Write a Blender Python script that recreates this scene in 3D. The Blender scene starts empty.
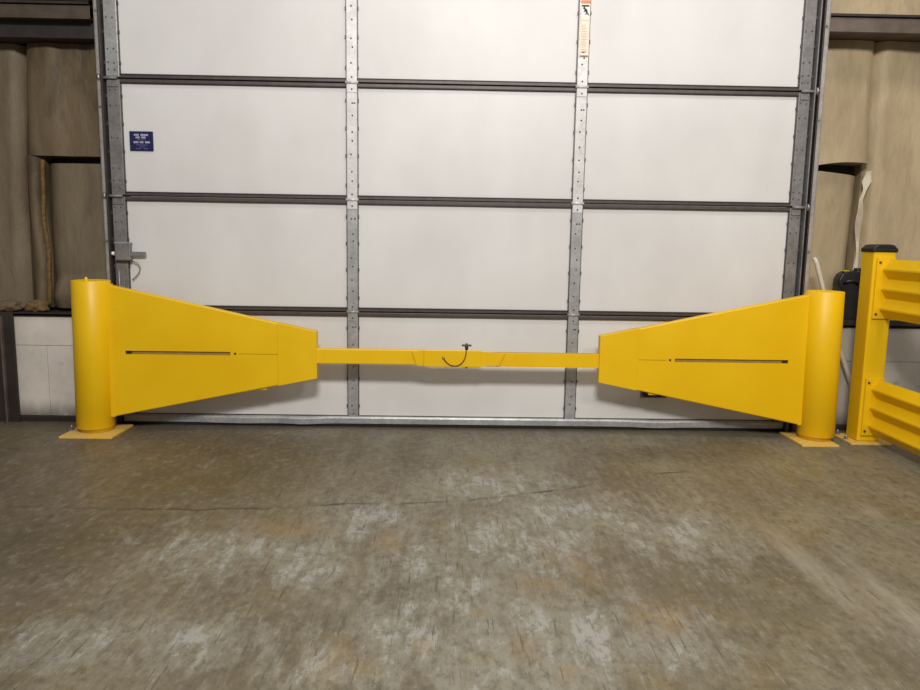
import bpy, bmesh, math, random
from mathutils import Vector, Matrix
random.seed(7)
S = bpy.context.scene
COL = S.collection

# ------------------------------------------------------------------ helpers
def srgb(r, g, b):
    f = lambda c: (c/255/12.92) if c/255 <= .04045 else ((c/255+.055)/1.055)**2.4
    return (f(r), f(g), f(b), 1)

class NT:
    """small node-tree helper"""
    def __init__(s, name):
        s.m = bpy.data.materials.new(name); s.m.use_nodes = True
        s.t = s.m.node_tree; s.b = s.t.nodes['Principled BSDF']
        s.pos = s.n('ShaderNodeNewGeometry').outputs['Position']
    def n(s, kind, **kw):
        x = s.t.nodes.new(kind)
        for k, v in kw.items(): setattr(x, k, v)
        return x
    def put(s, sock, v):
        if hasattr(v, 'is_linked'): s.t.links.new(v, sock)
        else: sock.default_value = v
    def math(s, op, a, b=0.0, c=None, clamp=False):
        x = s.n('ShaderNodeMath', operation=op, use_clamp=clamp)
        s.put(x.inputs[0], a); s.put(x.inputs[1], b)
        if c is not None: s.put(x.inputs[2], c)
        return x.outputs[0]
    def vmul(s, v, sc, off=(0, 0, 0), rot=(0, 0, 0)):
        x = s.n('ShaderNodeMapping')
        s.put(x.inputs['Vector'], v)
        x.inputs['Scale'].default_value = sc; x.inputs['Location'].default_value = off
        x.inputs['Rotation'].default_value = rot
        return x.outputs[0]
    def noise(s, v, scale=5, detail=4, rough=.55, dist=0):
        x = s.n('ShaderNodeTexNoise')
        s.put(x.inputs['Vector'], v)
        x.inputs['Scale'].default_value = scale; x.inputs['Detail'].default_value = detail
        x.inputs['Roughness'].default_value = rough; x.inputs['Distortion'].default_value = dist
        return x.outputs['Fac']
    def ramp(s, f, lo, hi, a=0.0, b=1.0):
        x = s.n('ShaderNodeMapRange'); x.clamp = True; x.interpolation_type = 'SMOOTHSTEP'
        s.put(x.inputs[0], f)
        for i, q in enumerate((lo, hi, a, b)): s.put(x.inputs[i+1], q)
        return x.outputs[0]
    def mix(s, f, a, b, mode='MIX'):
        x = s.n('ShaderNodeMix', data_type='RGBA', blend_type=mode)
        s.put(x.inputs[0], f); s.put(x.inputs[6], a); s.put(x.inputs[7], b)
        return x.outputs[2]
    def sep(s, v):
        x = s.n('ShaderNodeSeparateXYZ'); s.put(x.inputs[0], v); return x.outputs
    def bump(s, h, strength=.3, dist=.01):
        x = s.n('ShaderNodeBump'); x.inputs['Strength'].default_value = strength
        x.inputs['Distance'].default_value = dist; s.put(x.inputs['Height'], h)
        s.t.links.new(x.outputs[0], s.b.inputs['Normal'])
    def done(s, color, rough=.5, metal=0.0, spec=.5):
        s.put(s.b.inputs['Base Color'], color); s.put(s.b.inputs['Roughness'], rough)
        s.put(s.b.inputs['Metallic'], metal); s.put(s.b.inputs['Specular IOR Level'], spec)
        return s.m

def simple(name, col, rough=.5, metal=0.0, var=.12, scale=30, spec=.5):
    t = NT(name)
    f = t.noise(t.pos, scale, 3)
    dark = tuple(c*(1-var) for c in col[:3])+(1,)
    lite = tuple(min(1, c*(1+var)) for c in col[:3])+(1,)
    return t.done(t.mix(t.ramp(f, .3, .7), dark, lite), rough, metal, spec)

# ------------------------------------------------------------------ materials
def mat_yellow(name, dirt=0.0):
    t = NT(name)
    f = t.noise(t.pos, 3.0, 3)
    c = t.mix(t.ramp(f, .3, .7), srgb(230, 183, 6), srgb(236, 190, 12))
    sm = t.noise(t.vmul(t.pos, (9, 9, 60)), 1.5, 4)
    c = t.mix(t.ramp(sm, .66, .8, 0, .18), c, srgb(150, 112, 30))
    if dirt:
        d = t.noise(t.pos, 22, 5, .65)
        c = t.mix(t.ramp(d, .36, .62, .25, dirt), c, srgb(206, 178, 118))
    t.bump(t.noise(t.pos, 120, 2), .04, .003)
    return t.done(c, t.ramp(f, .2, .8, .36, .46) if not dirt else .6, 0, .4)

def mat_floor():
    t = NT('polished_worn_concrete')
    P = t.pos; xyz = t.sep(P); X, Y = xyz[0], xyz[1]
    def blobs(lst, a=.2, b=1.5):
        acc = None
        for (cx, cy, rx, ry) in lst:
            m = t.n('ShaderNodeVectorMath', operation='LENGTH')
            t.put(m.inputs[0], t.vmul(P, (1/rx, 1/ry, 0), (-cx/rx, -cy/ry, 0)))
            w = t.ramp(m.outputs['Value'], a, b, 1, 0)
            acc = w if acc is None else t.math('MAXIMUM', acc, w)
        return acc
    big = t.noise(t.vmul(P, (1, .55, 1)), 1.5, 7, .62, .7)
    mid = t.noise(t.vmul(P, (1, .5, 1), (7, 3, 0)), 5.5, 9, .7, .4)
    fine = t.noise(t.vmul(P, (1, .6, 1)), 34, 8, .75)
    drag = t.noise(t.vmul(P, (14, 1.3, 1), (0, 3, 0)), 1.5, 8, .72, .3)
    c = t.mix(t.ramp(big, .36, .64), srgb(110, 98, 76), srgb(140, 130, 106))
    c = t.mix(t.ramp(mid, .40, .66, 0, .7), c, srgb(116, 104, 86))
    c = t.mix(t.ramp(drag, .46, .66, 0, .40), c, srgb(150, 141, 122))
    # left side a shade browner and darker
    c = t.mix(t.ramp(X, -.3, -1.6, 0, .55), c, srgb(108, 92, 76))
    # oily olive / brown hazes
    ol = t.noise(t.vmul(P, (1.1, .8, 1), (2.3, 9, 0)), 2.4, 7, .65, .8)
    c = t.mix(t.ramp(ol, .50, .66, 0, .55), c, srgb(126, 108, 68))
    dk = blobs([(-1.0, -.95, .45, .40), (-.9, -.5, .45, .25), (-1.35, -1.65, .35, .28), (1.0, -1.85, .22, .40), (-.25, -.45, .30, .40), (1.05, -.5, .5, .14), (.35, -1.75, .3, .1), (-.1, -1.95, .12, .3)])
    dn = t.noise(t.vmul(P, (2.2, 1.6, 1)), 2.6, 7, .66, .4)
    c = t.mix(t.math('MULTIPLY', dk, t.ramp(dn, .34, .62, .12, .62)), c, srgb(88, 78, 54))
    # thin coating worn to pale cement: broad haze, then ragged flakes
    worn = blobs([(-.11, -2.26, .20, .24), (.03, -2.05, .20, .26), (-.08, -1.77, .20, .26), (-.75, -1.70, .28, .24),
                  (-.64, -2.28, .22, .16), (-.98, -2.28, .22, .16), (.14, -2.36, .22, .2), (.27, -1.6, .34, .36),
                  (.6, -2.26, .18, .18), (-.30, -1.45, .24, .3), (-.47, -1.78, .2, .22), (-.28, -2.41, .18, .12), (.5, -1.3, .36, .25),
                  (.35, -2.25, .3, .3), (.85, -1.5, .3, .3), (.2, -1.0, .4, .3)], .1, 1.6)
    f1 = t.noise(t.vmul(P, (9, 4.2, 1), (1, 6, 0)), 1.2, 10, .74, .5)
    f2 = t.noise(t.vmul(P, (26, 5, 1), (4, 1, 0), (0, 0, .08)), 1.1, 9, .76, .3)
    sig = t.math('ADD', t.math('ADD', t.math('MULTIPLY', f1, .62), t.math('MULTIPLY', f2, .38)), t.math('MULTIPLY', worn, .16))
    c = t.mix(t.ramp(sig, .52, .66, 0, .62), c, srgb(152, 146, 130))
    peel = t.ramp(sig, .655, .695, 0, .72)
    c = t.mix(peel, c, srgb(172, 168, 158))
    sp = t.noise(t.vmul(P, (1, .7, 1), (8, 8, 0)), 60, 4, .7)
    c = t.mix(t.ramp(sp, .60, .70, 0, .5), c, srgb(92, 82, 66))
    c = t.mix(t.ramp(fine, .36, .52, .55, 0), c, srgb(86, 77, 62))
    c = t.mix(t.ramp(fine, .53, .66, 0, .36), c, srgb(170, 162, 146))
    # pale drag mark at the right
    pd = blobs([(1.22, -1.80, .05, .42), (1.36, -2.1, .07, .35), (1.72, -1.26, .04, .09)])
    c = t.mix(t.math('MULTIPLY', pd, t.ramp(drag, .34, .6, .2, .6)), c, srgb(176, 164, 144))
    # ochre stains
    rust = blobs([(.42, -1.78, .14, .20), (.3, -1.95, .10, .12), (.10, -2.12, .03, .04), (-.05, -2.3, .03, .05), (.22, -2.3, .05, .09), (-.24, -2.36, .10, .12), (-.2, -1.62, .08, .12), (-.6, -1.5, .3, .12), (.62, -2.15, .1, .12), (.33, -2.42, .05, .05)])
    rn = t.noise(t.vmul(P, (10, 5, 1), (1, 1, 0)), 1.3, 9, .75)
    c = t.mix(t.math('MULTIPLY', rust, t.ramp(rn, .40, .60, 0, .5)), c, srgb(152, 124, 80))
    # dark scores dragged through the coating
    for k, (sx, sy, rot, off, thr, amt, col) in enumerate((
            (58, 3.4, .12, 3, .62, .62, srgb(80, 70, 56)), (64, 3.6, -.20, 9, .625, .6, srgb(84, 74, 60)), (70, 4, .45, 5, .66, .45, srgb(180, 174, 162)))):
        sc = t.noise(t.vmul(P, (sx, sy, 1), (off, off, 0), (0, 0, rot)), 1.35, 4, .62)
        c = t.mix(t.ramp(sc, thr, thr+.05, 0, amt), c, col)
    # hairline crack wandering across the slab
    cv = t.n('ShaderNodeFloatCurve')
    pts = [(-2.6, -1.36), (-1.729, -1.32), (-1.147, -1.326), (-.762, -1.316), (-.458, -1.264), (-.18, -1.233), (.063, -1.203), (.316, -1.124), (.589, -1.014), (.892, -.852), (1.045, -.803), (1.4, -.76)]
    cu = cv.mapping.curves[0]
    N = lambda p: ((p[0]+3)/6, (p[1]+2)/2)
    cu.points[0].location = N(pts[0]); cu.points[1].location = N(pts[-1])
    for p in pts[1:-1]: cu.points.new(*N(p))
    cv.mapping.update()
    t.put(cv.inputs['Value'], t.math('DIVIDE', t.math('ADD', X, 3.0), 6.0))
    yc = t.math('SUBTRACT', t.math('MULTIPLY', cv.outputs[0], 2.0), 2.0)
    wob = t.math('MULTIPLY', t.math('SUBTRACT', t.noise(P, 7, 6, .7), .5), .10)
    dist = t.math('ABSOLUTE', t.math('SUBTRACT', t.math('ADD', Y, wob), yc))
    wv = t.noise(P, 5, 3)
    crack = t.math('MULTIPLY', t.ramp(dist, .002, .013, 1, 0), t.ramp(wv, .36, .62, .12, .85))
    crack = t.math('MULTIPLY', crack, t.ramp(X, -1.6, -1.0, .25, 1))
    crack = t.math('MULTIPLY', crack, t.ramp(X, 1.0, 1.25, 1, 0))
    c = t.mix(crack, c, srgb(66, 58, 42))
    c = t.mix(1.0, c, (.80, .825, .85, 1), 'MULTIPLY')
    # floor tone darkens toward the foot of the door
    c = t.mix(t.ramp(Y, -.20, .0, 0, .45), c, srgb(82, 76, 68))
    r = t.ramp(mid, .3, .7, .40, .58)
    t.bump(t.math('ADD', fine, t.math('MULTIPLY', peel, .5)), .12, .004)
    return t.done(c, r, 0, .4)

def mat_panel():
    t = NT('white_door_skin'); P = t.pos; Z = t.sep(P)[2]
    f = t.noise(t.vmul(P, (1, 1, .6)), 2.2, 4)
    c = t.mix(t.ramp(f, .3, .7), srgb(210, 207, 205), srgb(219, 217, 215))
    sp = t.noise(P, 38, 4, .7)
    low = t.ramp(Z, .75, .1, 0, 1)
    c = t.mix(t.math('MULTIPLY', t.ramp(sp, .66, .74, 0, .35), low), c, srgb(130, 124, 118))
    sm = t.noise(t.vmul(P, (3, 3, 9)), 1.7, 5, .6)
    c = t.mix(t.math('MULTIPLY', t.ramp(sm, .52, .75, 0, .07), low), c, srgb(176, 172, 166))
    t.bump(t.noise(P, 1.6, 2), .25, .03)
    return t.done(c, .42, 0, .4)

def mat_galv(name, a, b, metal=.55, rough=.42):
    t = NT(name); P = t.pos
    v = t.n('ShaderNodeTexVoronoi'); v.inputs['Scale'].default_value = 75; t.put(v.inputs['Vector'], P)
    sp = t.sep(v.outputs['Color'])[0]
    f = t.noise(P, 9, 4, .6)
    c = t.mix(t.math('ADD', t.math('MULTIPLY', sp, .45), t.math('MULTIPLY', t.ramp(f, .3, .7), .55)), a, b)
    return t.done(c, rough, metal, .5)

def mat_insul(name, a, b, stain, amt):
    t = NT(name); P = t.pos
    f = t.noise(t.vmul(P, (1.6, 1, .5)), 2.6, 5, .6)
    c = t.mix(t.ramp(f, .3, .7), a, b)
    s = t.noise(t.vmul(P, (3, 2, .9), (4, 2, 1)), 2.0, 6, .62, .4)
    c = t.mix(t.ramp(s, .5, .7, 0, amt), c, stain)
    g = t.noise(t.vmul(P, (160, 160, 8)), 1.0, 3, .6)
    c = t.mix(t.ramp(g, .35, .7, 0, .13), c, stain)
    h = t.noise(t.vmul(P, (5, 3, 2)), 2.4, 5, .6, .3)
    t.bump(h, .32, .03)
    return t.done(c, .55, 0, .3)

def mat_block(name, light):
    t = NT(name); P = t.pos; Z = t.sep(P)[2]
    f = t.noise(P, 4, 6, .65)
    c = t.mix(t.ramp(f, .3, .7), tuple(x*.8 for x in light[:3])+(1,), light)
    n = t.noise(t.vmul(P, (1, 1, .6)), 9, 6, .7)
    g = t.math('MULTIPLY', t.ramp(Z, .14, .0), t.ramp(n, .3, .5, .3, 1))
    c = t.mix(t.math('MULTIPLY', g, .85), c, srgb(70, 62, 54))
    s = t.noise(P, 7, 7, .72)
    c = t.mix(t.ramp(s, .60, .72, 0, .45), c, srgb(104, 94, 84))
    t.bump(t.noise(P, 40, 5, .7), .2, .006)
    return t.done(c, .75, 0, .25)

Y_ = mat_yellow('safety_yellow_paint')
YW = mat_yellow('scuffed_yellow_paint', .85)
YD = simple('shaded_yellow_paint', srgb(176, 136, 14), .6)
FLOOR = mat_floor()
PANEL = mat_panel()
GALV = mat_galv('galvanised_steel', srgb(146, 145, 145), srgb(182, 181, 180), .3)
GALV_B = mat_galv('bright_galvanised_steel', srgb(184, 181, 180), srgb(216, 213, 212), .15)
GALV_D = mat_galv('dull_galvanised_steel', srgb(112, 109, 108), srgb(142, 139, 138), .35, .5)
TRACK_L = mat_galv('pale_track_steel', srgb(150, 144, 140), srgb(182, 176, 170), .3, .45)
TRACK_D = simple('shaded_track_steel', srgb(66, 60, 58), .5, .4)  # shade of the channel recess put into the steel colour
JOINT = simple('bronze_section_rail', srgb(84, 75, 72), .45, .3)
JOINT_D = simple('dark_joint_gasket', srgb(46, 38, 36), .6)
RUBBER = simple('black_rubber', srgb(34, 31, 30), .7)
BLACKP = simple('black_plastic', srgb(36, 34, 35), .38, 0, .1, 12)
SCREW = simple('dark_screw_heads', srgb(92, 86, 84), .5, .5)
GIRT = simple('red_oxide_steel', srgb(104, 92, 82), .5, .2, .25, 8)
GIRT_L = simple('dimmed_girt_steel', srgb(82, 70, 60), .55, .15, .25, 8)  # girt steel darkened: the left side's dimmer light is in the colour
GIRT_D = simple('dark_primed_steel_and_shade', srgb(52, 44, 40), .55, .1, .25, 8)
INS_L = mat_insul('dimmed_stained_insulation_facing', srgb(98, 83, 63), srgb(122, 106, 82), srgb(66, 52, 39), .6)  # left wall's vignette dimness put into the facing colours, plus stains
INS_LS = mat_insul('dimmed_pale_insulation_facing', srgb(104, 91, 73), srgb(128, 114, 93), srgb(76, 63, 47), .4)  # lighter left facing, with the same dimness put into its tones
INS_R = mat_insul('tan_insulation_facing', srgb(166, 148, 118), srgb(194, 174, 140), srgb(132, 113, 86), .4)
INS_W = mat_insul('torn_pale_facing', srgb(196, 184, 160), srgb(210, 200, 178), srgb(150, 136, 110), .3)
FIBRE = simple('yellow_glass_fibre', srgb(112, 88, 52), .95, 0, .3, 60)
DARK = simple('dark_recess', srgb(42, 35, 28), .9)
BLOCK_L = mat_block('white_painted_block', srgb(224, 215, 204))
BLOCK_R = mat_block('grey_painted_block', srgb(186, 178, 168))
BLUE = simple('blue_sticker', srgb(24, 26, 74), .4, 0, .1)
PALE_INK = simple('pale_sticker_ink', srgb(176, 172, 196), .5, 0, .05)
DIM_INK = simple('dim_sticker_ink', srgb(88, 86, 130), .5, 0, .05)
CREAM = simple('cream_sticker', srgb(240, 222, 202), .45, 0, .03)
WHITE_L = simple('white_label', srgb(244, 238, 232), .45, 0, .03)
ORANGE = simple('orange_sticker', srgb(236, 150, 110), .45, 0, .06)
INK = simple('black_ink', srgb(40, 34, 30), .6, 0, .05)
INK_S = simple('soft_grey_ink', srgb(196, 178, 160), .6, 0, .05)
INK_R = simple('brown_ink', srgb(150, 82, 56), .6, 0, .05)
BOLT = mat_galv('zinc_bolt', srgb(130, 128, 124), srgb(170, 168, 164), .7, .35)
CONDUIT = simple('white_conduit', srgb(206, 198, 186), .45, 0, .06)
LIME = simple('lime_label', srgb(196, 206, 40), .5, 0, .05)
CABLE = simple('dark_wire_cable', srgb(86, 66, 24), .4, .3)
SLOTBAR = simple('grey_brown_slide_bar', srgb(150, 126, 66), .5, .1)
WALLSHEET = simple('dark_wall_sheet', srgb(56, 48, 40), .8)

# ------------------------------------------------------------------ mesh builder
class MB:
    def __init__(s): s.bm = bmesh.new(); s.mats = []
    def mi(s, m):
        if m not in s.mats: s.mats.append(m)
        return s.mats.index(m)
    def face(s, pts, m, smooth=False):
        vs = [s.bm.verts.new(p) for p in pts]
        f = s.bm.faces.new(vs); f.material_index = s.mi(m); f.smooth = smooth
        return f
    def _abs(s, b2, m, smooth):
        i = s.mi(m); mp = {}
        for v in b2.verts: mp[v] = s.bm.verts.new(v.co)
        for f in b2.faces:
            try:
                g = s.bm.faces.new([mp[v] for v in f.verts]); g.material_index = i; g.smooth = smooth
            except ValueError: pass
        b2.free()
    def box(s, x0, x1, y0, y1, z0, z1, m, bev=0.0, seg=2, mx=None):
        b = bmesh.new(); bmesh.ops.create_cube(b, size=1)
        for v in b.verts:
            v.co = Vector(((x0+x1)/2+v.co.x*(x1-x0), (y0+y1)/2+v.co.y*(y1-y0), (z0+z1)/2+v.co.z*(z1-z0)))
        if bev: bmesh.ops.bevel(b, geom=b.edges[:], offset=bev, segments=seg, affect='EDGES', profile=.5)
        if mx is not None: bmesh.ops.transform(b, matrix=mx, verts=b.verts[:])
        s._abs(b, m, False)
    def prism(s, pts, axis, a0, a1, m, bev=0.0, seg=2, smooth=False):
        """polygon pts (2-D) extruded along axis ('x','y','z')"""
        def P(p, a):
            return {'x': (a, p[0], p[1]), 'y': (p[0], a, p[1]), 'z': (p[0], p[1], a)}[axis]
        b = bmesh.new()
        A = [b.verts.new(P(p, a0)) for p in pts]; B = [b.verts.new(P(p, a1)) for p in pts]
        n = len(pts)
        b.faces.new(A); b.faces.new(B[::-1])
        for i in range(n): b.faces.new((A[i], B[i], B[(i+1) % n], A[(i+1) % n]))
        bmesh.ops.recalc_face_normals(b, faces=b.faces[:])
        if bev: bmesh.ops.bevel(b, geom=b.edges[:], offset=bev, segments=seg, affect='EDGES', profile=.5)
        s._abs(b, m, smooth)
    def lathe(s, prof, m, seg=48, mx=None, smooth=True):
        """prof: list of (r, z) around the z axis"""
        b = bmesh.new(); rings = []
        for r, z in prof:
            if r < 1e-6: rings.append([b.verts.new((0, 0, z))])
            else: rings.append([b.verts.new((r*math.cos(2*math.pi*i/seg), r*math.sin(2*math.pi*i/seg), z)) for i in range(seg)])
        for A, B in zip(rings, rings[1:]):
            for i in range(seg):
                j = (i+1) % seg
                if len(A) == 1 and len(B) == 1: continue
                if len(A) == 1: b.faces.new((A[0], B[i], B[j]))
                elif len(B) == 1: b.faces.new((A[i], A[j], B[0]))
                else: b.faces.new((A[i], A[j], B[j], B[i]))
        bmesh.ops.recalc_face_normals(b, faces=b.faces[:])
        if mx is not None: bmesh.ops.transform(b, matrix=mx, verts=b.verts[:])
        s._abs(b, m, smooth)
    def tube(s, path, r, m, seg=10, cap=True):
        b = bmesh.new(); pts = [Vector(p) for p in path]; rings = []
        up = Vector((0.123, .9, .31)).normalized()
        for i, p in enumerate(pts):
            d = (pts[min(i+1, len(pts)-1)]-pts[max(i-1, 0)]).normalized()
            u = d.cross(up).normalized(); w = d.cross(u).normalized()
            rings.append([b.verts.new(p+(u*math.cos(2*math.pi*k/seg)+w*math.sin(2*math.pi*k/seg))*r) for k in range(seg)])
        for A, B in zip(rings, rings[1:]):
            for k in range(seg): b.faces.new((A[k], A[(k+1) % seg], B[(k+1) % seg], B[k]))
        if cap: b.faces.new(rings[0][::-1]); b.faces.new(rings[-1])
        bmesh.ops.recalc_face_normals(b, faces=b.faces[:])
        s._abs(b, m, True)
    def grid(s, xs, zs, fn, m, skip=None, smooth=True):
        V = {}
        def g(i, j):
            if (i, j) not in V: V[(i, j)] = s.bm.verts.new(fn(xs[i], zs[j]))
            return V[(i, j)]
        k = s.mi(m)
        for i in range(len(xs)-1):
            for j in range(len(zs)-1):
                if skip and skip((xs[i]+xs[i+1])/2, (zs[j]+zs[j+1])/2): continue
                f = s.bm.faces.new((g(i, j), g(i+1, j), g(i+1, j+1), g(i, j+1))); f.material_index = k; f.smooth = smooth
    def build(s, name, parent=None, base=None):
        me = bpy.data.meshes.new(name)
        if base is not None: bmesh.ops.translate(s.bm, vec=-Vector(base), verts=s.bm.verts[:])
        s.bm.normal_update(); s.bm.to_mesh(me); s.bm.free()
        for m in s.mats: me.materials.append(m)
        o = bpy.data.objects.new(name, me); COL.objects.link(o)
        if base is not None: o.location = base
        if parent is not None:
            o.parent = parent
            # geometry is authored in world coordinates
            r = parent; off = Vector((0, 0, 0))
            while r is not None: off += Vector(r.location); r = r.parent
            o.location = Vector(o.location)-off
        return o

def tag(o, label=None, cat=None, group=None, kind=None):
    if label: o['label'] = label
    if cat: o['category'] = cat
    if group: o['group'] = group
    if kind: o['kind'] = kind
    return o
def thing(name, loc, label, cat, group=None):
    o = bpy.data.objects.new(name, None); o.empty_display_size = .05; COL.objects.link(o); o.location = loc
    return tag(o, label, cat, group)
def lin(a, b, n): return [a+(b-a)*i/n for i in range(n+1)]
def T(x, y, z): return Matrix.Translation((x, y, z))
def RX(a): return Matrix.Rotation(a, 4, 'X')
def RY(a): return Matrix.Rotation(a, 4, 'Y')

# ================================================================== SETTING
# floor
b = MB(); b.face([(-6, -8, 0), (6, -8, 0), (6, .6, 0), (-6, .6, 0)], FLOOR)
tag(b.build('floor'), kind='structure')

# back sheet wall behind the insulation (left and right of the opening) and header above the door
b = MB()
b.box(-6, -1.9, .31, .35, 0, 5, WALLSHEET); b.box(2.02, 6, .31, .35, 0, 5, WALLSHEET)
b.box(-1.9, 2.02, .31, .35, 3.05, 5, WALLSHEET)
tag(b.build('wall_back'), kind='structure')

# masonry knee walls under the insulation
def knee(name, x0, x1, mat, cuts_v, z_h):
    b = MB()
    b.box(x0, x1, .075, .31, 0, .595, mat, .004)
    zs = [0, z_h, .595]
    # face blocks, with thin mortar grooves between them
    def row(z0, z1, cuts):
        e = [x0]+cuts+[x1]
        for a, c in zip(e, e[1:]): b.box(a+.001, c-.001, .055, .09, z0+.001, z1-.001, mat, .002)
    row(0, z_h, cuts_v); row(z_h, .595, [])
    return tag(b.build(name), kind='structure')
knee('wall_left', -3.6, -1.888, BLOCK_L, [-3.1, -2.705, -2.25, -2.085], .43)
knee('wall_right', 2.008, 3.8, BLOCK_R, [2.42, 2.83, 3.24], .40)

# dark joint strips at the foot of the knee walls
for nm, a, c in (('baseboard_left', -3.6, -1.888), ('baseboard_right', 2.008, 3.8)):
    b = MB(); b.box(a, c, .028, .056, 0, .03, DARK, .004); tag(b.build(nm), kind='structure')
# dark steel channel lying on each knee wall
for i, (a, c) in enumerate(((-3.6, -1.888), (2.008, 3.8))):
    b = MB(); b.box(a, c, .045, .30, .595, .612, GIRT_D, .003); b.box(a, c, .045, .053, .598, .618 if i == 0 else .640, GIRT_D, .002)
    tag(b.build('trim_%d' % (i+1)), kind='structure')
# horizontal steel girts high on the wall (Z profile)
def zgirt(name, x0, x1, zb, zt, m):
    b = MB()
    b.box(x0, x1, .0, .30, zt-.006, zt, m); b.box(x0, x1, .0, .30, zb, zb+.006, m)
    b.box(x0, x1, .0, .007, zb-.0, zt, m, .001)
    b.box(x0, x1, -.012, .0, zt, zt+.012, GIRT_D); b.box(x0, x1, -.008, .006, zb-.006, zb+.004, m, .002)
    return tag(b.build(name), kind='structure')
zgirt('trim_3', -3.6, -1.888, 2.172, 2.240, GIRT_L)
b = MB(); b.box(-3.6, -1.888, .06, .07, 2.085, 2.175, GIRT_D, .001); b.box(-3.6, -1.888, .07, .20, 2.085, 2.091, GIRT_D)  # dark plate added to stand in for the shadow under the girt
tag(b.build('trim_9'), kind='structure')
zgirt('trim_4', 2.008, 3.8, 2.188, 2.262, GIRT)
zgirt('trim_8', -3.6, -1.888, 2.262, 2.34, GIRT_D)
# dark steel column at the far left
b = MB()
b.box(-2.62, -2.405, .015, .028, 0, .62, GIRT_D, .002); b.box(-2.60, -2.59, .028, .06, 0, .62, GIRT_D)
b.box(-2.47, -2.46, -.004, .016, 0, .60, GIRT, .001); b.box(-2.66, -2.40, .005, .06, 0, .014, GIRT_D)
tag(b.build('trim_5'), kind='structure')
# steel door jamb posts
for nm, a, c in (('trim_6', -1.885, -1.846), ('trim_7', 1.990, 2.006)):
    b = MB(); b.box(a, c, .03, .30, 0, 3.1, GIRT_D, .002); tag(b.build(nm), kind='structure')

# ================================================================== SECTIONAL DOOR
XL, XR = -1.812, 1.930            # outer edges of end stiles
MU = (-.5217, .7025)              # centre stiles
Z0, DZ, NS = .0416, .61, 5
door = bpy.data.objects.new('door_1', None); COL.objects.link(door); door.location = (0, 0, 0)
tag(door, 'white sectional overhead dock door with galvanised stiles', None, None, 'structure')
def stile(x0, x1, z0, z1, parent, name, screws, lab=None, m=GALV):
    b = MB()
    b.box(x0, x1, -.016, .0, z0, z1, m, .002)
    b.box(x0-.005, x0+.003, -.006, .0, z0, z1, SCREW); b.box(x1-.003, x1+.005, -.006, .0, z0, z1, SCREW)
    for sx, sz in screws:
        b.lathe([(0, .003), (.0035, .0025), (.005, 0)], SCREW, 8, T(sx, -.016, sz) @ RX(math.pi/2))
    for f in (.12, .38, .62, .86):       # crimp notches on the stile edges
        for xe in (x0-.005, x1+.005): b.box(xe-.003, xe+.003, -.012, -.001, z0+(z1-z0)*f-.008, z0+(z1-z0)*f+.008, SCREW)
    return b.build(name, parent)
rng = random.Random(3)
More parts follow.
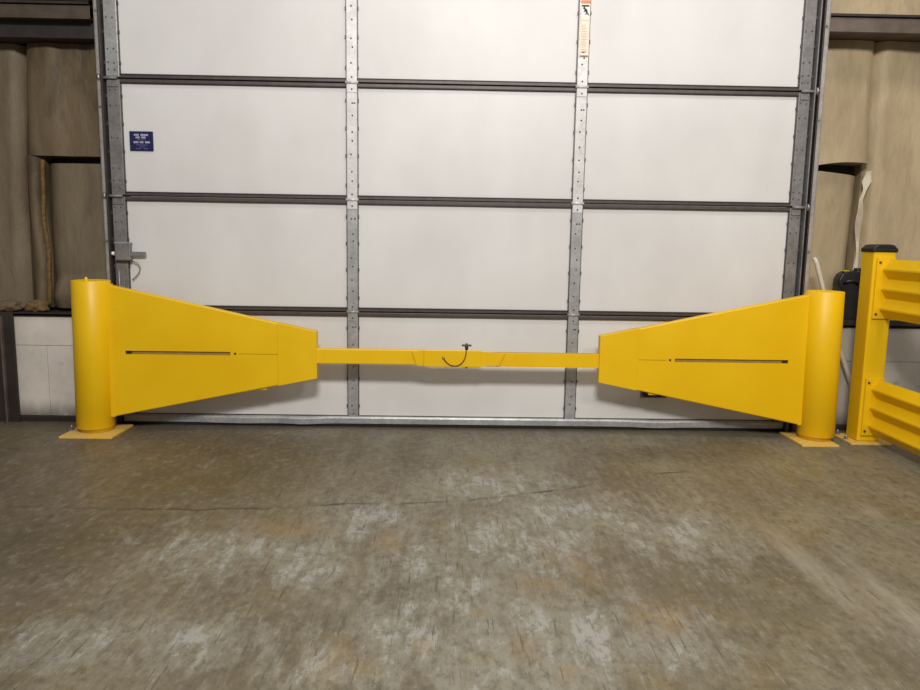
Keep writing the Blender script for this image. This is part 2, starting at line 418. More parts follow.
for k in range(NS):
    za, zb = Z0+k*DZ, Z0+(k+1)*DZ
    # panel skins with a softly bowed face
    b = MB()
    edges = [XL+.01, MU[0], MU[1], XR-.01]
    for a, c in zip(edges, edges[1:]):
        ph = rng.random()*6
        b.grid(lin(a, c, 14), lin(za+.022, zb-.022, 8),
               lambda x, z: (x, -.0025*math.sin((x-a)/(c-a)*math.pi)*math.sin((z-za)/DZ*math.pi)+.0007*math.sin(x*9+ph), z), PANEL)
    b.box(XL+.01, XR-.01, .004, .045, za+.002, zb-.002, JOINT_D)
    sec = b.build('door_section', door)
    # bronze top and bottom rails of the section
    for nm, r0, r1 in (('bottom', za+.003, za+.024), ('top', zb-.024, zb-.003)):
        if k == 0 and nm == 'bottom': continue
        b = MB()
        lipz = (r1-.006, r1) if nm == 'bottom' else (r0, r0+.006)
        b.box(XL+.012, XR-.012, -.011, .003, r0, r1, JOINT, .0025)
        b.box(XL+.012, XR-.012, -.0135, .003, lipz[0], lipz[1], JOINT_D, .001)
        b.build('section_rail', sec)
    # stiles
    for i, xm in enumerate(MU):
        w = .028
        sc = []
        for q in range(9):
            sz = za+.03+(DZ-.06)*q/8+rng.uniform(-.02, .02)
            sc.append((xm+rng.uniform(-.006, .006), sz))
            if q == 7: sc.append((xm+.014, sz))
        stile(xm-w, xm+w, za+.006, zb-.006, sec, 'center_stile', sc, m=GALV_B if k >= 2 else GALV)
    for xa, xb in ((XL, -1.744), (1.870, XR)):
        xm = (xa+xb)/2; sc = []
        for f in (.07, .13, .24, .5, .77, .9, .94):
            sc += [(xm-.02, za+DZ*f), (xm+.012, za+DZ*f+rng.uniform(-.004, .004))]
        stile(xa, xb, za+.006, zb-.006, sec, 'end_stile', sc, m=GALV if (k > 2 and xa < 0) else GALV_D)
    # hinges across the seam above
    if k < NS-1:
        for xm in MU:
            b = MB()
            gm = GALV_B if k >= 1 else GALV
            b.box(xm-.027, xm+.027, -.019, -.015, zb-.05, zb+.045, gm, .001)
            b.tube([(xm-.034, -.017, zb), (xm+.034, -.017, zb)], .008, gm, 10)
            for dz in (-.034, .028): b.lathe([(0, .003), (.004, .003), (.005, 0)], SCREW, 8, T(xm, -.019, zb+dz) @ RX(math.pi/2))
            b.build('hinge', sec)
        for sx, xa, xb in ((-1, XL, -1.748), (1, 1.874, XR)):
            b = MB()
            b.box(xa+.004, xb-.004, -.022, -.015, zb-.045, zb+.012, GALV_D, .002)
            b.tube([(xa-.03 if sx < 0 else xa+.003, -.029, zb-.002), (xb-.003 if sx < 0 else xb+.03, -.029, zb-.002)], .008, GALV_D, 10)
            xe = xa-.028 if sx < 0 else xb+.028
            b.lathe([(0, -.007), (.02, -.007), (.023, 0), (.02, .007), (0, .007)], BOLT, 16, T(xe, -.029, zb-.002) @ RY(math.pi/2))
            b.build('roller_hinge', sec)
    if k == 0:
        # galvanised bottom angle, a bit dented, and rubber sweep
        b = MB()
        xs = lin(XL+.01, XR-.01, 60)
        def dent(x): return .004*math.exp(-((x+.80)/.10)**2)+.003*math.exp(-((x+1.15)/.2)**2)+.0035*math.exp(-((x-1.2)/.12)**2)
        prof = [(-.001, .060), (-.020, .0585), (-.024, .050), (-.024, .021), (-.015, .017), (0, .017)]
        V = [[b.bm.verts.new((x, p[0]-dent(x)*.9, p[1]-dent(x)*1.6*(1 if 0 < j < 5 else .3))) for j, p in enumerate(prof)] for x in xs]
        gi = b.mi(GALV)
        for A, B in zip(V, V[1:]):
            for j in range(len(prof)-1):
                f = b.bm.faces.new((A[j], B[j], B[j+1], A[j+1])); f.material_index = gi
        b.build('bottom_angle', sec)
        b = MB(); b.box(XL+.005, XR-.005, -.014, .03, .001, .026, RUBBER, .006, 3); tag(b.build('rubber_sweep', sec), 'black rubber bottom sweep')
        # dark lift handle low on the right
        b = MB()
        b.box(1.11, 1.235, -.05, -.003, .20, .213, RUBBER, .003); b.box(1.10, 1.25, -.006, -.001, .185, .235, GALV_D, .001)
        tag(b.build('lift_handle', sec), 'dark low lift handle')
    if k == 1:
        # slide bolt lock on the left end stile
        b = MB()
        b.box(-1.800, -1.718, -.042, -.014, .917, 1.012, GALV_D, .004)
        b.box(-1.803, -1.715, -.044, -.014, 1.006, 1.015, GALV, .002); b.box(-1.803, -1.715, -.044, -.014, .914, .920, SCREW, .002)
        lock = b.build('slide_bolt', sec)
        b = MB()
        b.box(-1.815, -1.640, -.034, -.018, .940, .964, GALV_D, .003)
        b.lathe([(0, -.006), (.010, -.006), (.010, .006), (0, .006)], WHITE_L, 14, T(-1.812, -.036, .953) @ RY(math.pi/2))
        b.build('bolt_bar', lock)
        b = MB()
        b.tube([(-1.715, -.02, .912), (-1.69, -.02, .902), (-1.676, -.02, .88), (-1.684, -.02, .85), (-1.705, -.02, .825), (-1.722, -.018, .812)], .0028, GALV_D, 8)
        b.build('pull_cord', lock)
        b = MB(); b.box(-1.797, -1.760, -.026, -.014, .76, .872, GALV_D, .003); b.tube([(-1.788, -.03, .86), (-1.788, -.03, .70)], .004, GALV, 8)
        b.build('latch_keeper', lock)

# vertical tracks beside the door
def track(sx, label):
    t = thing('door_track', ((-1.86 if sx < 0 else 1.98), 0, 0), label, 'door track', 'door tracks')
    d = .026 if sx < 0 else -.020
    if sx < 0:
        a = [(-1.879, -.034), (-1.873, -.040), (-1.856, -.040), (-1.856, -.034)]
        ch = [(-1.855, .02), (-1.855, -.050), (-1.846, -.050), (-1.846, .012), (-1.8415, .012), (-1.8415, .02)]
        fl = (-1.879+d, -1.873+d)
    else:
        a = [(1.988, -.034), (1.988, -.040), (2.010, -.040), (2.016, -.034)]
        ch = [(1.986, .02), (1.986, -.050), (1.978, -.050), (1.978, .012), (1.954, .012), (1.954, .02)]
        fl = (2.010+d, 2.016+d)
    a = [(x+d, y) for x, y in a]; ch = [(x+d, y) for x, y in ch]
    b = MB(); b.prism(a, 'z', .0, 3.1, TRACK_L, .001); b.box(fl[0], fl[1], -.036, .03, 0, 3.1, TRACK_L, .001)
    b.build('mounting_angle', t)
    b = MB(); b.prism(ch, 'z', .0, 3.1, TRACK_D, .001)
    if sx > 0: b.box(1.942, 1.948, -.04, .012, 0, 3.1, GALV_D, .001)
    b.build('track_channel', t)
    for z in (.35, 1.02, 1.72, 2.2):
        xm = -1.840 if sx < 0 else 1.978
        b = MB(); b.lathe([(0, .006), (.006, .006), (.007, 0), (0, 0)], BOLT, 6, T(xm, -.040, z) @ RX(math.pi/2), False); b.build('bolt', t)
    return t
track(-1, 'narrow galvanised track left of the white overhead door')
track(1, 'narrow galvanised track right of the white overhead door')

# ================================================================== STICKERS
def text_obj(txt, size, m, parent, loc, name='lettering'):
    cu = bpy.data.curves.new(name, 'FONT'); cu.body = txt; cu.size = size; cu.align_x = 'CENTER'; cu.align_y = 'CENTER'; cu.extrude = .0003
    o = bpy.data.objects.new(name, cu); COL.objects.link(o)
    dg = bpy.context.evaluated_depsgraph_get()
    me = bpy.data.meshes.new_from_object(o.evaluated_get(dg))
    bpy.data.objects.remove(o)
    me.materials.clear(); me.materials.append(m)
    o = bpy.data.objects.new(name, me); COL.objects.link(o)
    o.parent = parent; o.rotation_euler = (math.pi/2, 0, 0); o.location = Vector(loc)-Vector(parent.location)
    return o
# blue notice
st = thing('sticker', (-1.634, -.004, 1.543), 'small dark blue notice sticker on the upper left of the white door', 'sticker')
b = MB(); b.box(-1.697, -1.572, -.007, -.003, 1.492, 1.594, BLUE, .0008); b.build('backing', st)
b = MB()
def words(z, h, spans, m):
    for a, c in spans:
        x = a
        while x < c-.002:
            w = rng.choice((.0045, .0055, .0065)); w = min(w, c-x)
            b.box(x, x+w-.0012, -.0078, -.0068, z-h/2, z+h/2, m); x += w
words(1.575, .010, [(-1.673, -1.645), (-1.638, -1.597)], PALE_INK)
words(1.562, .010, [(-1.664, -1.641), (-1.634, -1.611)], PALE_INK)
words(1.550, .005, [(-1.655, -1.612)], DIM_INK)
words(1.537, .010, [(-1.676, -1.649), (-1.643, -1.622), (-1.615, -1.589)], PALE_INK)
words(1.523, .005, [(-1.662, -1.600)], DIM_INK); words(1.513, .005, [(-1.645, -1.615)], DIM_INK); words(1.504, .006, [(-1.664, -1.638), (-1.622, -1.60)], DIM_INK)
b.build('lettering', st)
st.location += Vector((-.011, 0, .008))
# tall warning label on the right centre stile
wx0, wx1, wz0, wz1 = MU[1]-.022, MU[1]+.027, 2.026, 2.345
wc = (wx0+wx1)/2
wl = thing('warning_label', (wc, -.018, wz0), 'tall cream warning label with orange header on the right centre stile', 'label')
b = MB(); b.box(wx0, wx1, -.0215, -.0165, wz0, wz1, CREAM, .0005); b.build('backing', wl)
b = MB(); b.box(wx0+.002, wx1-.002, -.0222, -.0213, 2.291, 2.32, ORANGE); b.build('header', wl)
text_obj('WARNING', .0105, INK_R, wl, (wc, -.0225, 2.299))
b = MB()
b.box(wx0+.003, wx1-.003, -.0222, -.0213, 2.228, 2.288, WHITE_L)
def poly(pts, m): b.prism(pts, 'y', -.0230, -.0220, m)
c0 = wc
poly([(c0-.020, 2.276), (c0+.018, 2.276), (c0+.018, 2.285), (c0-.020, 2.285)], INK)           # falling door edge
poly([(c0-.014, 2.272), (c0-.006, 2.277), (c0-.001, 2.270), (c0-.006, 2.262), (c0-.013, 2.264)], INK)  # head
poly([(c0-.004, 2.268), (c0+.006, 2.266), (c0+.012, 2.252), (c0+.003, 2.248), (c0-.006, 2.258)], INK)  # trunk
poly([(c0-.004, 2.262), (c0-.012, 2.250), (c0-.007, 2.248), (c0+.002, 2.256)], INK)           # arm
poly([(c0+.004, 2.252), (c0-.002, 2.236), (c0+.004, 2.235), (c0+.011, 2.251)], INK)           # leg
poly([(c0+.008, 2.252), (c0+.015, 2.244), (c0+.020, 2.233), (c0+.013, 2.233), (c0+.004, 2.248)], INK)
b.build('pictogram', wl)
b = MB()
b.box(wx0+.004, wx1-.004, -.0222, -.0213, 2.208, 2.211, INK_S)
for q in range(18):
    z = 2.186-q*.0082
    L = rng.uniform(.55, 1)*(wx1-wx0-.014)
    b.box(wx0+.007, wx0+.007+L, -.0222, -.0213, z-.0022, z+.0012, INK_S)
b.box(wx0+.0035, wx0+.0042, -.0222, -.0213, 2.03, 2.285, INK_S); b.box(wx1-.0042, wx1-.0035, -.0222, -.0213, 2.03, 2.285, INK_S)
b.box(wc-.012, wc+.010, -.0222, -.0213, 2.044, 2.052, INK_S)
b.box(wx0+.004, wx1-.003, -.0222, -.0213, 2.027, 2.032, INK_R)
b.build('fine_print', wl)

# ================================================================== INSULATION BLANKETS
def blanket(name, x0, x1, z0, z1, fy, m, label, group, nx=26, nz=48, edge=None, back=.30, skip=None, zedge=None, fx=None):
    """draped facing with skirts back to the wall; zedge(x) -> (z bottom, z top)"""
    b = MB()
    ze = zedge or (lambda x: (z0, z1)); xx = fx or (lambda x, z: x)
    us = lin(0, 1, nx); vs = lin(0, 1, nz)
    def pt(u, v, y=None):
        x = x0+(x1-x0)*u; a, c = ze(x); z = a+(c-a)*v
        return (xx(x, z), fy(x, z) if y is None else y, z)
    b.grid(us, vs, lambda u, v: pt(u, v), m, skip=(lambda u, v: skip(x0+(x1-x0)*u, z0+(z1-z0)*v)) if skip else None)
    em = edge or m
    def strip(seq):
        A = [b.bm.verts.new(pt(u, v)) for u, v in seq]; B = [b.bm.verts.new(pt(u, v, back)) for u, v in seq]; k = b.mi(em)
        for i in range(len(seq)-1):
            f = b.bm.faces.new((A[i], A[i+1], B[i+1], B[i])); f.material_index = k; f.smooth = True
    strip([(u, 0) for u in us]); strip([(u, 1) for u in us]); strip([(0, v) for v in vs]); strip([(1, v) for v in vs])
    o = b.build(name)
    return tag(o, label, 'insulation', group)
sn = math.sin
GI = 'insulation blankets on the wall'
def roll(x, a, c, r):   # rounds the vertical edges back toward the wall
    e = min(x-a, c-x)
    return r*max(0, 1-e/.06)**2 if e < .06 else 0
def left_outer(x, z): return .185+roll(x, -3.4, -2.39, .07)-.010*sn(x*21+z*1.1)+.006*sn(z*6+x*5)-.012*sn(z*2.1)
blanket('insulation_blanket', -3.4, -2.39, .63, 2.083, left_outer, INS_LS,
        'dim-toned grey insulation facing at far left, left of the long vertical seam', GI, fx=lambda x, z: x+.055*max(0, z-1.3)-.012)
def left_upper(x, z): return .175+roll(x, -2.378, -1.888, .05)-.010*sn(x*15+1)*sn(z*2.2+.4)-.014*sn((z-1.45)*3.6)+.005*sn(x*40+z*3)
blanket('insulation_blanket', -2.378, -1.888, 1.484, 2.083, left_upper, INS_L,
        'brown stained insulation facing above the dark gap, left of the door', GI, nz=30, fx=lambda x, z: x+(.055*max(0, z-1.3)-.004)*max(0, min(1, (-1.95-x)/.3)))
def left_strip(x, z): return .180+roll(x, -2.39, -2.272, .07)-.006*sn(z*5)
blanket('insulation_blanket', -2.385, -2.280, .63, 1.486, left_strip, INS_L,
        'narrow vertical insulation strip beside the yellowish exposed edge, left of door', GI, nx=10, fx=lambda x, z: x-.008+(.008*sn(z*9) if x > -2.36 else 0))
def left_lower(x, z): return .205+roll(x, -2.258, -1.888, .03)-.012*sn((x+2.24)*9)-.014*sn((z-.64)*4)-.008*sn(z*16+x*6)*max(0, 1-(z-.64)/.4)-.05*max(0, 1-abs(z-.70-.12*(x+2.26))/.09)**.6
blanket('insulation_blanket', -2.258, -1.888, .63, 1.446, left_lower, INS_LS,
        'smooth grey insulation patch under the dark gap, behind the left yellow post', GI, nz=36)
# yellow fibre showing along the cut
b = MB()
pts = [(-2.270+.008*sn(z*9)-.006+.01*(z-1.3), .178+.006*sn(z*21), z) for z in lin(.65, 1.46, 30)]
b.tube(pts, .011, FIBRE, 8); tag(b.build('fibre_edge'), 'ragged yellowish glass fibre edge running down left of the grey insulation patch', 'insulation')
# scraps lying on the left ledge
for i, (x, z, lab) in enumerate(((-2.47, .645, 'crumpled brown insulation scrap at far left of the left ledge'), (-2.315, .645, 'crumpled brown insulation scrap on left ledge nearer the yellow post'))):
    bb = bmesh.new(); bmesh.ops.create_icosphere(bb, subdivisions=3, radius=1)
    r2 = random.Random(i+5)
    for v in bb.verts:
        d = 1+.22*sn(v.co.x*5+i)*sn(v.co.z*6+1)+.14*sn(v.co.y*9+v.co.x*7)+r2.uniform(-.06, .06)
        v.co = Vector((v.co.x*.058*d, v.co.y*.05*d, max(v.co.z*.036*d, -.03)))+Vector((x, .105, z))
    b = MB(); b._abs(bb, FIBRE if i else INS_L, True)
    o = b.build('insulation_scrap', base=(x, .105, .613)); tag(o, lab, 'insulation scrap', 'scraps on the left ledge')
# right side
def r_outer(x, z): return .165+roll(x, 2.372, 3.6, .07)-.012*sn((x-2.37)*11+z*.7)-.008*sn(z*3+x*2)
blanket('insulation_blanket', 2.372, 3.6, .63, 2.186, r_outer, INS_R,
        'broad tan insulation facing at far right, above the guard rail', GI, nx=40)
def r_flap(x, z): return .165+roll(x, 2.010, 2.378, .03)-.030*max(0, 1-(z-1.50)/.30)**1.5-.012*sn((x-2.03)*9)-.010*sn(z*5+x*3)
blanket('insulation_blanket', 2.010, 2.366, 1.5, 2.186, r_flap, INS_R,
        'tan insulation flap billowing above the dark slit, right of the door', GI, nz=36,
        zedge=lambda x: (1.500+.014*sn((x-2.03)*9)-.004+.02*(x-2.03)/.34, 2.186))
def r_low(x, z): return .195+roll(x, 2.010, 2.35, .04)-.012*sn((x-2.03)*10)-.010*sn(z*14+x*9)*max(0, 1-(z-.7)/.45)-.012*sn(z*4)
blanket('insulation_blanket', 2.010, 2.350, .63, 1.48, r_low, INS_R,
        'tan insulation patch under the dark slit, behind the black jug', GI, nz=40,
        zedge=lambda x: (.63, 1.489-.038*(x-2.010)/.35), fx=lambda x, z: x-.03*max(0, (x-2.2)/.15)*max(0, 1-(z-.6)/.6))
# torn vertical fold
b = MB()
zs = lin(.92, 1.478, 48)
L = []; Rr = []
for z in zs:
    k = (z-.92)/.555
    cx = 2.343+.034*max(0, k-.72)/.28+.004*sn(k*9)-.008*max(0, 1-abs(k-.70)/.12); w = .0065+.003*sn(k*7+1)**2+.014*max(0, 1-abs(k-.90)/.08)
    L.append(b.bm.verts.new((cx-w, .150-.012*sn(k*11), z))); Rr.append(b.bm.verts.new((cx+w, .130+.012*sn(k*8), z)))
k_ = b.mi(INS_W)
for i in range(len(zs)-1):
    f = b.bm.faces.new((L[i], Rr[i], Rr[i+1], L[i+1])); f.material_index = k_; f.smooth = True
tag(b.build('torn_facing'), 'pale torn strip of insulation facing hanging right of the dark slit', 'insulation')
# blanket above the right girt
blanket('insulation_blanket', 2.010, 3.6, 2.276, 2.9, lambda x, z: .20-.012*sn(x*12)-.006*sn(z*6), INS_R,
        'tan insulation facing above the right steel girt, at the top corner', GI, nz=12)
blanket('insulation_blanket', -3.4, -1.888, 2.34, 2.9, lambda x, z: .20-.012*sn(x*12)-.006*sn(z*6), INS_L,
        'brown insulation facing above the left steel girt, at the top corner', GI, nz=12)

# ================================================================== SWING BARRIER GATES
YF, YB, YC = -.205, -.157, -.185
def yellow_post(cx, root, nub):
    sg = 1 if cx < 0 else -1
    b = MB()
    b.lathe([(0, .812), (.082, .812), (.0855, .816), (.0925, .816), (.095, .813), (.095, .034), (.092, .031), (0, .031)], Y_, 64, T(cx, YC, 0))
    for v in b.bm.verts: v.co.x += sg*(-.007+.014*v.co.z/.8)
    post = b.build('sleeve_post', root)
    b = MB(); b.lathe([(.086, .0125), (.086, .033)], YD, 48, T(cx, YC, 0)); b.lathe([(0, .033), (.086, .033)], YD, 48, T(cx, YC, 0)); b.build('inner_post', root)
    if nub:
        b = MB(); b.lathe([(0, .836), (.006, .834), (.009, .826), (.010, .812)], Y_, 12, T(cx+.007, YC-.05, 0)); b.build('grease_fitting', post)
def base(cx, x0, x1, y0, y1, root, bolts, m):
    b = MB(); b.box(x0, x1, y0, y1, 0.0005, .0125, m, .002)
    p = b.build('base_plate', root)
    for bx, by in bolts:
        b = MB(); b.lathe([(0, .0165), (.017, .0165), (.017, .0125), (0, .0125)], BOLT, 20, T(bx, by, 0), False)
        b.lathe([(0, .027), (.011, .027), (.011, .0165), (0, .0165)], BOLT, 6, T(bx, by, 0), False)
        b.lathe([(0, .040), (.0055, .040), (.006, .027)], BOLT, 10, T(bx, by, 0)); b.build('anchor_bolt', p)
# leaf is authored for the left gate and mirrored for the right one: u runs from post to tip
def leaf(root, S_, x_post, x_tip, x_seam, zt0, zb0, zt1, zb1, slot, hole, zs):
    def zz_(v): return 1.0613-(1.0613-v)*1.0077
    x_post, x_tip, x_seam, hole = [v*1.0077 for v in (x_post, x_tip, x_seam, hole)]
    slot = (slot[0]*1.0077, slot[1]*1.0077)
    zt0, zb0, zt1, zb1, zs = [zz_(v) for v in (zt0, zb0, zt1, zb1, zs)]
    X = lambda u: u
    top = lambda x: zt0+(zt1-zt0)*(x-x_post)/(x_tip-x_post)
    bot = lambda x: zb0+(zb1-zb0)*(x-x_post)/(x_tip-x_post)
    b = MB()
    cuts = [(x_post, slot[0], 0), (slot[0], slot[1], .019), (slot[1], hole-.006*S_, 0), (hole-.006*S_, hole+.006*S_, .012),
            (hole+.006*S_, hole+.02*S_, 0), (hole+.02*S_, x_seam, .0022)]
    r = .006
    def quad(xa, xb, za_, zb_, zc_, zd_):   # front-face quad; order fixed later by normals
        b.face([(xa, YF, za_), (xb, YF, zb_), (xb, YF, zc_), (xa, YF, zd_)], Y_)
    D = .010
    for xa, xb, g in cuts:
        za_, zb_ = top(xa)-r, top(xb)-r; ya_, yb_ = bot(xa)+r, bot(xb)+r
        if g:
            quad(xa, xb, zs+g/2, zs+g/2, zb_, za_); quad(xa, xb, ya_, yb_, zs-g/2, zs-g/2)
            for zz in (zs+g/2, zs-g/2): b.face([(xa, YF, zz), (xb, YF, zz), (xb, YF+D, zz), (xa, YF+D, zz)], Y_)
            for xx in (xa, xb): b.face([(xx, YF, zs-g/2), (xx, YF, zs+g/2), (xx, YF+D, zs+g/2), (xx, YF+D, zs-g/2)], Y_)
        else: quad(xa, xb, ya_, yb_, zb_, za_)
    # rounded top and bottom folds, back face
    def fold(fz, sgn):
        prof = [(YF, -r), (YF+r*.3, -r*.3), (YF+r, 0), (YB-r, 0), (YB-r*.3, -r*.3), (YB, -r)]
        for (y0, d0), (y1, d1) in zip(prof, prof[1:]):
            b.face([(x_post, y0, fz(x_post)+sgn*d0), (x_seam, y0, fz(x_seam)+sgn*d0), (x_seam, y1, fz(x_seam)+sgn*d1), (x_post, y1, fz(x_post)+sgn*d1)], Y_)
    fold(top, 1); fold(bot, -1)
    b.face([(x_post, YB, bot(x_post)+r), (x_seam, YB, bot(x_seam)+r), (x_seam, YB, top(x_seam)-r), (x_post, YB, top(x_post)-r)], Y_)
    b.face([(x_seam, YF, bot(x_seam)+r), (x_seam, YB, bot(x_seam)+r), (x_seam, YB, top(x_seam)-r), (x_seam, YF, top(x_seam)-r)], YD)
    # tab on the lower edge
    xt = x_post+(x_tip-x_post)*.705
    b.box(min(xt, xt+.05*S_), max(xt, xt+.05*S_), YF+.012, YB-.012, bot(xt)-.004, bot(xt)+.012, Y_, .002)
    bmesh.ops.remove_doubles(b.bm, verts=b.bm.verts[:], dist=.0001)
    bmesh.ops.recalc_face_normals(b.bm, faces=b.bm.faces[:])
    lf = b.build('gate_leaf', root)
    # grey bar seen inside the slot
    b = MB(); a, c = sorted((slot[0], slot[1]))
    b.box(a-.004, c+.004, YF+.0105, YF+.016, zs-.012, zs+.012, SLOTBAR)
    e0, e1 = sorted((slot[0], slot[0]+.03*S_)); b.box(e0, e1, YF+.009, YF+.012, zs-.0085, zs+.0085, DARK)
    h0, h1 = sorted((hole-.006*S_, hole+.006*S_)); b.box(h0, h1, YF+.0095, YF+.014, zs-.007, zs+.007, DARK)
    g0, g1 = sorted((hole+.02*S_, x_seam)); b.box(g0, g1, YF+.0095, YF+.013, zs-.003, zs+.003, YD)
    tag(b.build('slide_bar', lf), 'grey brown bar inside the long slot')
    # end cap piece past the vertical joint
    b = MB()
    xa = x_seam+.0002*S_
    pts = [(xa, bot(xa)-.002), (x_tip, bot(x_tip)-.002), (x_tip, top(x_tip)+.002), (xa, top(xa)+.002)]
    if S_ < 0: pts = pts[::-1]
    b.prism(pts, 'y', YF-.0022, YB+.002, Y_, .0018)
    b.build('end_sleeve', lf)
    # hinge flange against the post
    b = MB()
    f0, f1 = sorted((x_post-.020*S_, x_post+.014*S_)); b.box(f0, f1, YF-.0006, YB+.001, zb0-.001, zt0+.003, Y_, .002)
    b.build('hinge_flange', lf)
    return lf
def bar(root, x0, x1, zb, zt, name='telescoping_bar', y0=-.198, y1=-.161):
    b = MB(); b.box(min(x0, x1), max(x0, x1), y0, y1, zb, zt, Y_, .006, 3); return b.build(name, root)

gl = thing('swing_barrier_gate', (-1.88, YC, 0), 'left yellow swing barrier gate with tapered leaf, holding the coupling pin', 'barrier gate', 'yellow swing barrier gates')
base(-1.88, -2.008, -1.735, -.335, -.062, gl, [(-2.006, -.200), (-1.95, -.085)], YW)
yellow_post(-1.877, gl, True)
leaf(gl, 1, -1.768, -.685, -.890, .797, .096, .565, .318, (-1.686, -1.138), -1.113, .443)
bar(gl, -.70, -.10, .394, .476)
b = MB(); b.box(-.121, .187, -.2035, -.186, .387, .4775, Y_, .003)
slv = b.build('coupling_sleeve', gl)
b = MB()   # slanted stop tab near the left end of the sleeve
b.prism([(-.184, .470), (-.124, .476), (-.124, .390), (-.158, .393)], 'y', -.2025, -.1975, Y_, .0015)
b.prism([(-.184, .470), (-.178, .470), (-.152, .393), (-.158, .393)], 'y', -.2045, -.1975, Y_, .001)
b.build('stop_tab', slv)
px, py = .107, -.1820
b = MB()
b.lathe([(0, .377), (.006, .380), (.0075, .390), (.0075, .486), (.0095, .486), (.0095, .499), (0, .499)], BLACKP, 14, T(px, py, 0))
pin = tag(b.build('locking_pin', slv), 'black T handled pin')
b = MB(); b.box(px-.026, px+.026, py-.008, py+.008, .497, .507, BLACKP, .003); b.box(px-.007, px+.007, py-.007, py+.007, .503, .513, BLACKP, .002); b.build('pin_handle', pin)
cpts = []
for i in range(25):
    u = i/24
    P0, P1, P2, P3 = (px-.002, -.2070, .479), (px-.004, -.2100, .372), (.012, -.2100, .376), (-.016, -.2070, .436)
    w = ((1-u)**3, 3*u*(1-u)**2, 3*u*u*(1-u), u**3)
    cpts.append(tuple(sum(w[j]*(P0, P1, P2, P3)[j][a] for j in range(4)) for a in range(3)))
b = MB(); b.tube([(px-.001, py-.008, .4835)]+cpts, .0026, CABLE, 8)
tag(b.build('lanyard', slv), 'thin dark wire lanyard')
b = MB(); b.lathe([(0, .006), (.006, .005), (.008, 0)], BOLT, 12, T(-.016, -.2035, .436) @ RX(math.pi/2)); b.build('lanyard_screw', slv)

gr = thing('swing_barrier_gate', (2.022, YC, 0), 'right yellow swing barrier gate with tapered leaf beside the guard rail', 'barrier gate', 'yellow swing barrier gates')
base(2.022, 1.885, 2.083, -.338, -.065, gr, [(2.15, -.085)], YW)
yellow_post(2.022, gr, False)
leaf(gr, -1, 1.915, .812, 1.019, .799, .094, .562, .316, (1.823, 1.214), 1.189, .439)
bar(gr, .83, .1875, .391, .470, y0=-.1960, y1=-.192)
b = MB()
b.prism([(.187, .472), (.311, .466), (.272, .396), (.187, .390)], 'y', -.1995, -.1955, Y_, .001)
b.prism([(.300, .466), (.313, .466), (.281, .396), (.266, .396)], 'y', -.2085, -.1955, Y_, .0015)
b.build('stop_tab', gr)

for o in list(gl.children)+list(gr.children):
    if o.name.split('.')[0] in ('telescoping_bar', 'coupling_sleeve', 'stop_tab'): o.location.z -= .005
# ================================================================== GUARD RAIL
gd = thing('guard_rail', (2.282, -.19, 0), 'yellow double guard rail with black capped square post at far right', 'guard rail')
PX0, PX1, PY0, PY1 = 2.223, 2.341, -.250, -.132
def rail_post(yo, name='square_post'):
    b = MB(); b.box(PX0, PX1, PY0+yo, PY1+yo, .0125, 1.034, Y_, .008, 3)
    p = b.build(name, gd)
    b = MB()
    b.box(PX0-.006, PX1+.006, PY0-.006+yo, PY1+.006+yo, 1.026, 1.048, BLACKP, .006, 2)
    b.prism([(PX0-.004, 1.046), (PX1+.004, 1.046), (PX1-.014, 1.064), (PX1-.04, 1.068), (PX0+.04, 1.068), (PX0+.014, 1.064)], 'y', PY0-.002+yo, PY1+.002+yo, BLACKP, .004)
    tag(b.build('post_cap', p), 'black plastic post cap')
    b = MB(); b.box(2.172, 2.392, -.290+yo, -.075+yo, .0005, .0125, YW, .002); bp = b.build('base_plate', gd)
    for bx, by in ((2.188, -.203), (2.37, -.105), (2.195, -.1)):
        b = MB(); b.lathe([(0, .0165), (.014, .0165), (.014, .0125), (0, .0125)], BOLT, 20, T(bx, by+yo, 0), False)
        b.lathe([(0, .027), (.010, .027), (.010, .0165), (0, .0165)], BOLT, 6, T(bx, by+yo, 0), False); b.lathe([(0, .038), (.005, .038), (.0055, .027)], BOLT, 10, T(bx, by+yo, 0)); b.build('anchor_bolt', bp)
rail_post(0); rail_post(-1.72, 'square_post')
def rail(zt, zb):
    pk, vl = 2.2685, 2.302
    h = (zt-zb)/3
    fr = [(vl, zt)]
    for i in range(3):
        z0 = zt-i*h
        fr += [(pk, z0-h*.48), (pk, z0-h*.56), (vl-.002, z0-h)]
    fr[-1] = (vl, zb)
    bk = [(x+.006, z) for x, z in fr][::-1]
    ya, yb = -.262, -1.595
    b = MB()
    A = [b.bm.verts.new((x, ya, z)) for x, z in fr+bk]; B = [b.bm.verts.new((x, yb, z)) for x, z in fr+bk]; n = len(A); k = b.mi(Y_)
    for i in range(n):
        f = b.bm.faces.new((A[i], A[(i+1) % n], B[(i+1) % n], B[i])); f.material_index = k
    m = len(fr)
    for V in (A, B):
        for i in range(m-1):
            f = b.bm.faces.new((V[i], V[i+1], V[n-2-i], V[n-1-i])); f.material_index = k
    bmesh.ops.recalc_face_normals(b.bm, faces=b.bm.faces[:])
    r = b.build('corrugated_rail', gd)
    for yo, s in ((0, 1), (-1.333, -1)):
        y0 = -.2505 if s > 0 else -1.6015
        y1 = -.2625 if s > 0 else -1.5895
        b = MB(); b.box(2.238, 2.336, min(y0, y1), max(y0, y1), zb-.005, zt+.008, Y_, .002); pl = b.build('mounting_plate', r)
        for zz in (zt-.016, zb+.02):
            b = MB(); b.lathe([(0, .006), (.0065, .006), (.007, 0), (0, 0)], SCREW, 6, T(2.252, min(y0, y1) if s > 0 else max(y0, y1), zz) @ RX(math.pi/2 if s > 0 else -math.pi/2), False); b.build('bolt', pl)
rail(.990, .684); rail(.352, .052)

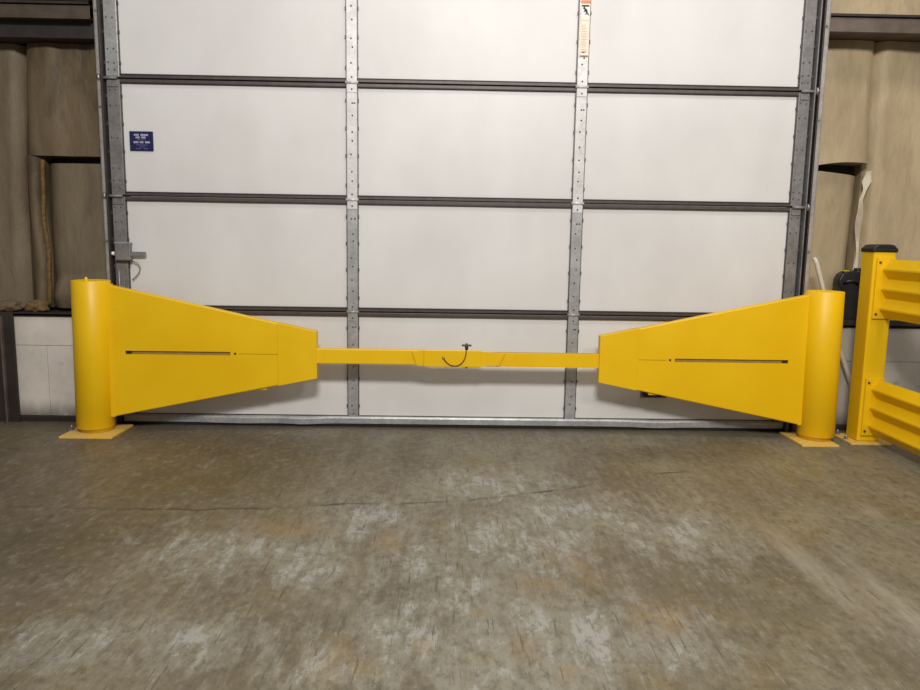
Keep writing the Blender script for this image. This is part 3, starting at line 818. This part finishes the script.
# ================================================================== JUG, CONDUIT
DJ = .036
jx0, jx1, jy0, jy1, jz = 2.222, 2.406, .062, .138, .6125
jg = thing('plastic_jug', ((jx0+jx1)/2, .10, jz), 'black plastic jug standing on the wall ledge between the yellow posts', 'jug')
b = MB()
# side silhouette with a shoulder and an integral top grip
sil = [(jx0+.006, jz), (jx1-.006, jz), (jx1, jz+.012), (jx1, .80), (jx1-.010, .835), (jx1-.034, .868), (jx1-.040, .900), (jx1-.056, .912), (jx0+.040, .914), (jx0+.012, .900), (jx0-.004, .868), (jx0-.004, .830), (jx0+.014, .810), (jx0+.022, .795), (jx0+.018, .72), (jx0+.004, .70), (jx0, jz+.012)]
b.prism(sil, 'y', jy0, jy1, BLACKP, .007, 3, True)
b.build('body', jg)
b = MB(); b.lathe([(.024, -.010), (.024, .006), (.021, .010), (0, .010)], BLACKP, 24, T(2.340, (jy0+jy1)/2-.0, .922)); b.lathe([(.030, -.003), (.030, .003), (.024, .003)], BLACKP, 24, T(2.340, (jy0+jy1)/2, .914)); b.build('screw_cap', jg)
b = MB(); b.tube([(2.244, jy0-.001, .845), (2.254, jy0-.016, .858), (2.294, jy0-.018, .862), (2.316, jy0-.014, .852), (2.322, jy0+.001, .84)], .008, BLACKP, 10); b.build('handle', jg)
b = MB(); b.box(2.244, 2.276, jy0+.012, jy0+.05, .9125, .9185, LIME, .002); tag(b.build('lime_tab', jg), 'small lime yellow tab on top')

b = MB()
b.tube([(2.022, -.020, .985), (2.026, -.030, .975), (2.034, -.032, .955), (2.085, -.02, .818), (2.15, -.005, .648), (2.214, .0, .49), (2.285, .01, .335), (2.35, .015, .18), (2.40, .02, .03), (2.405, .02, .008)], .0125, CONDUIT, 12)
tag(b.build('conduit_pipe'), 'white conduit slanting down behind the right yellow barrier post', 'pipe')

# ================================================================== LIGHTS
W = bpy.data.worlds.new('world'); S.world = W; W.use_nodes = True
bg = W.node_tree.nodes['Background']; bg.inputs[0].default_value = (1.0, .95, .90, 1); bg.inputs[1].default_value = .20
def area(name, loc, target, sx, sy, power, col):
    L = bpy.data.lights.new(name, 'AREA'); L.shape = 'RECTANGLE'; L.size = sx; L.size_y = sy; L.energy = power; L.color = col
    o = bpy.data.objects.new(name, L); COL.objects.link(o); o.location = loc
    o.rotation_euler = (Vector(target)-Vector(loc)).to_track_quat('-Z', 'Y').to_euler()
area('unseen_overhead_lamp', (.05, -4.7, 3.5), (.3, -.2, .2), 1.0, .5, 176, (1, .985, .945))
area('unseen_overhead_lamp', (.6, -1.6, 4.6), (.4, 0, 1.6), 2.2, .3, 29, (1, .955, .945))
area('unseen_overhead_lamp', (2.1, -1.7, 4.3), (1.9, 0, .8), 1.0, .4, 19, (1, .94, .86))
area('unseen_overhead_lamp', (2.3, -4.6, 3.5), (1.6, -.2, .3), 1.0, .5, 46, (1, .97, .92))  # added fill to brighten the right leaf, no known fixture

# ================================================================== CAMERA
cd = bpy.data.cameras.new('camera'); cam = bpy.data.objects.new('camera', cd); COL.objects.link(cam)
cd.sensor_fit = 'HORIZONTAL'; cd.sensor_width = 36; cd.lens = 745/920*36; cd.clip_start = .05
r = Vector((.99974934, -.015791, .01587159)); u = Vector((-.01348181, .14136588, .98986561)); f = Vector((.01787467, .98983147, -.14111755))
M = Matrix(((r.x, u.x, -f.x, 0), (r.y, u.y, -f.y, 0), (r.z, u.z, -f.z, 0), (0, 0, 0, 1)))
M.translation = Vector((0, -4.1283, 1.0613))
cam.matrix_world = M
S.camera = cam
S.view_settings.view_transform = 'Standard'; S.view_settings.look = 'None'; S.view_settings.exposure = 0
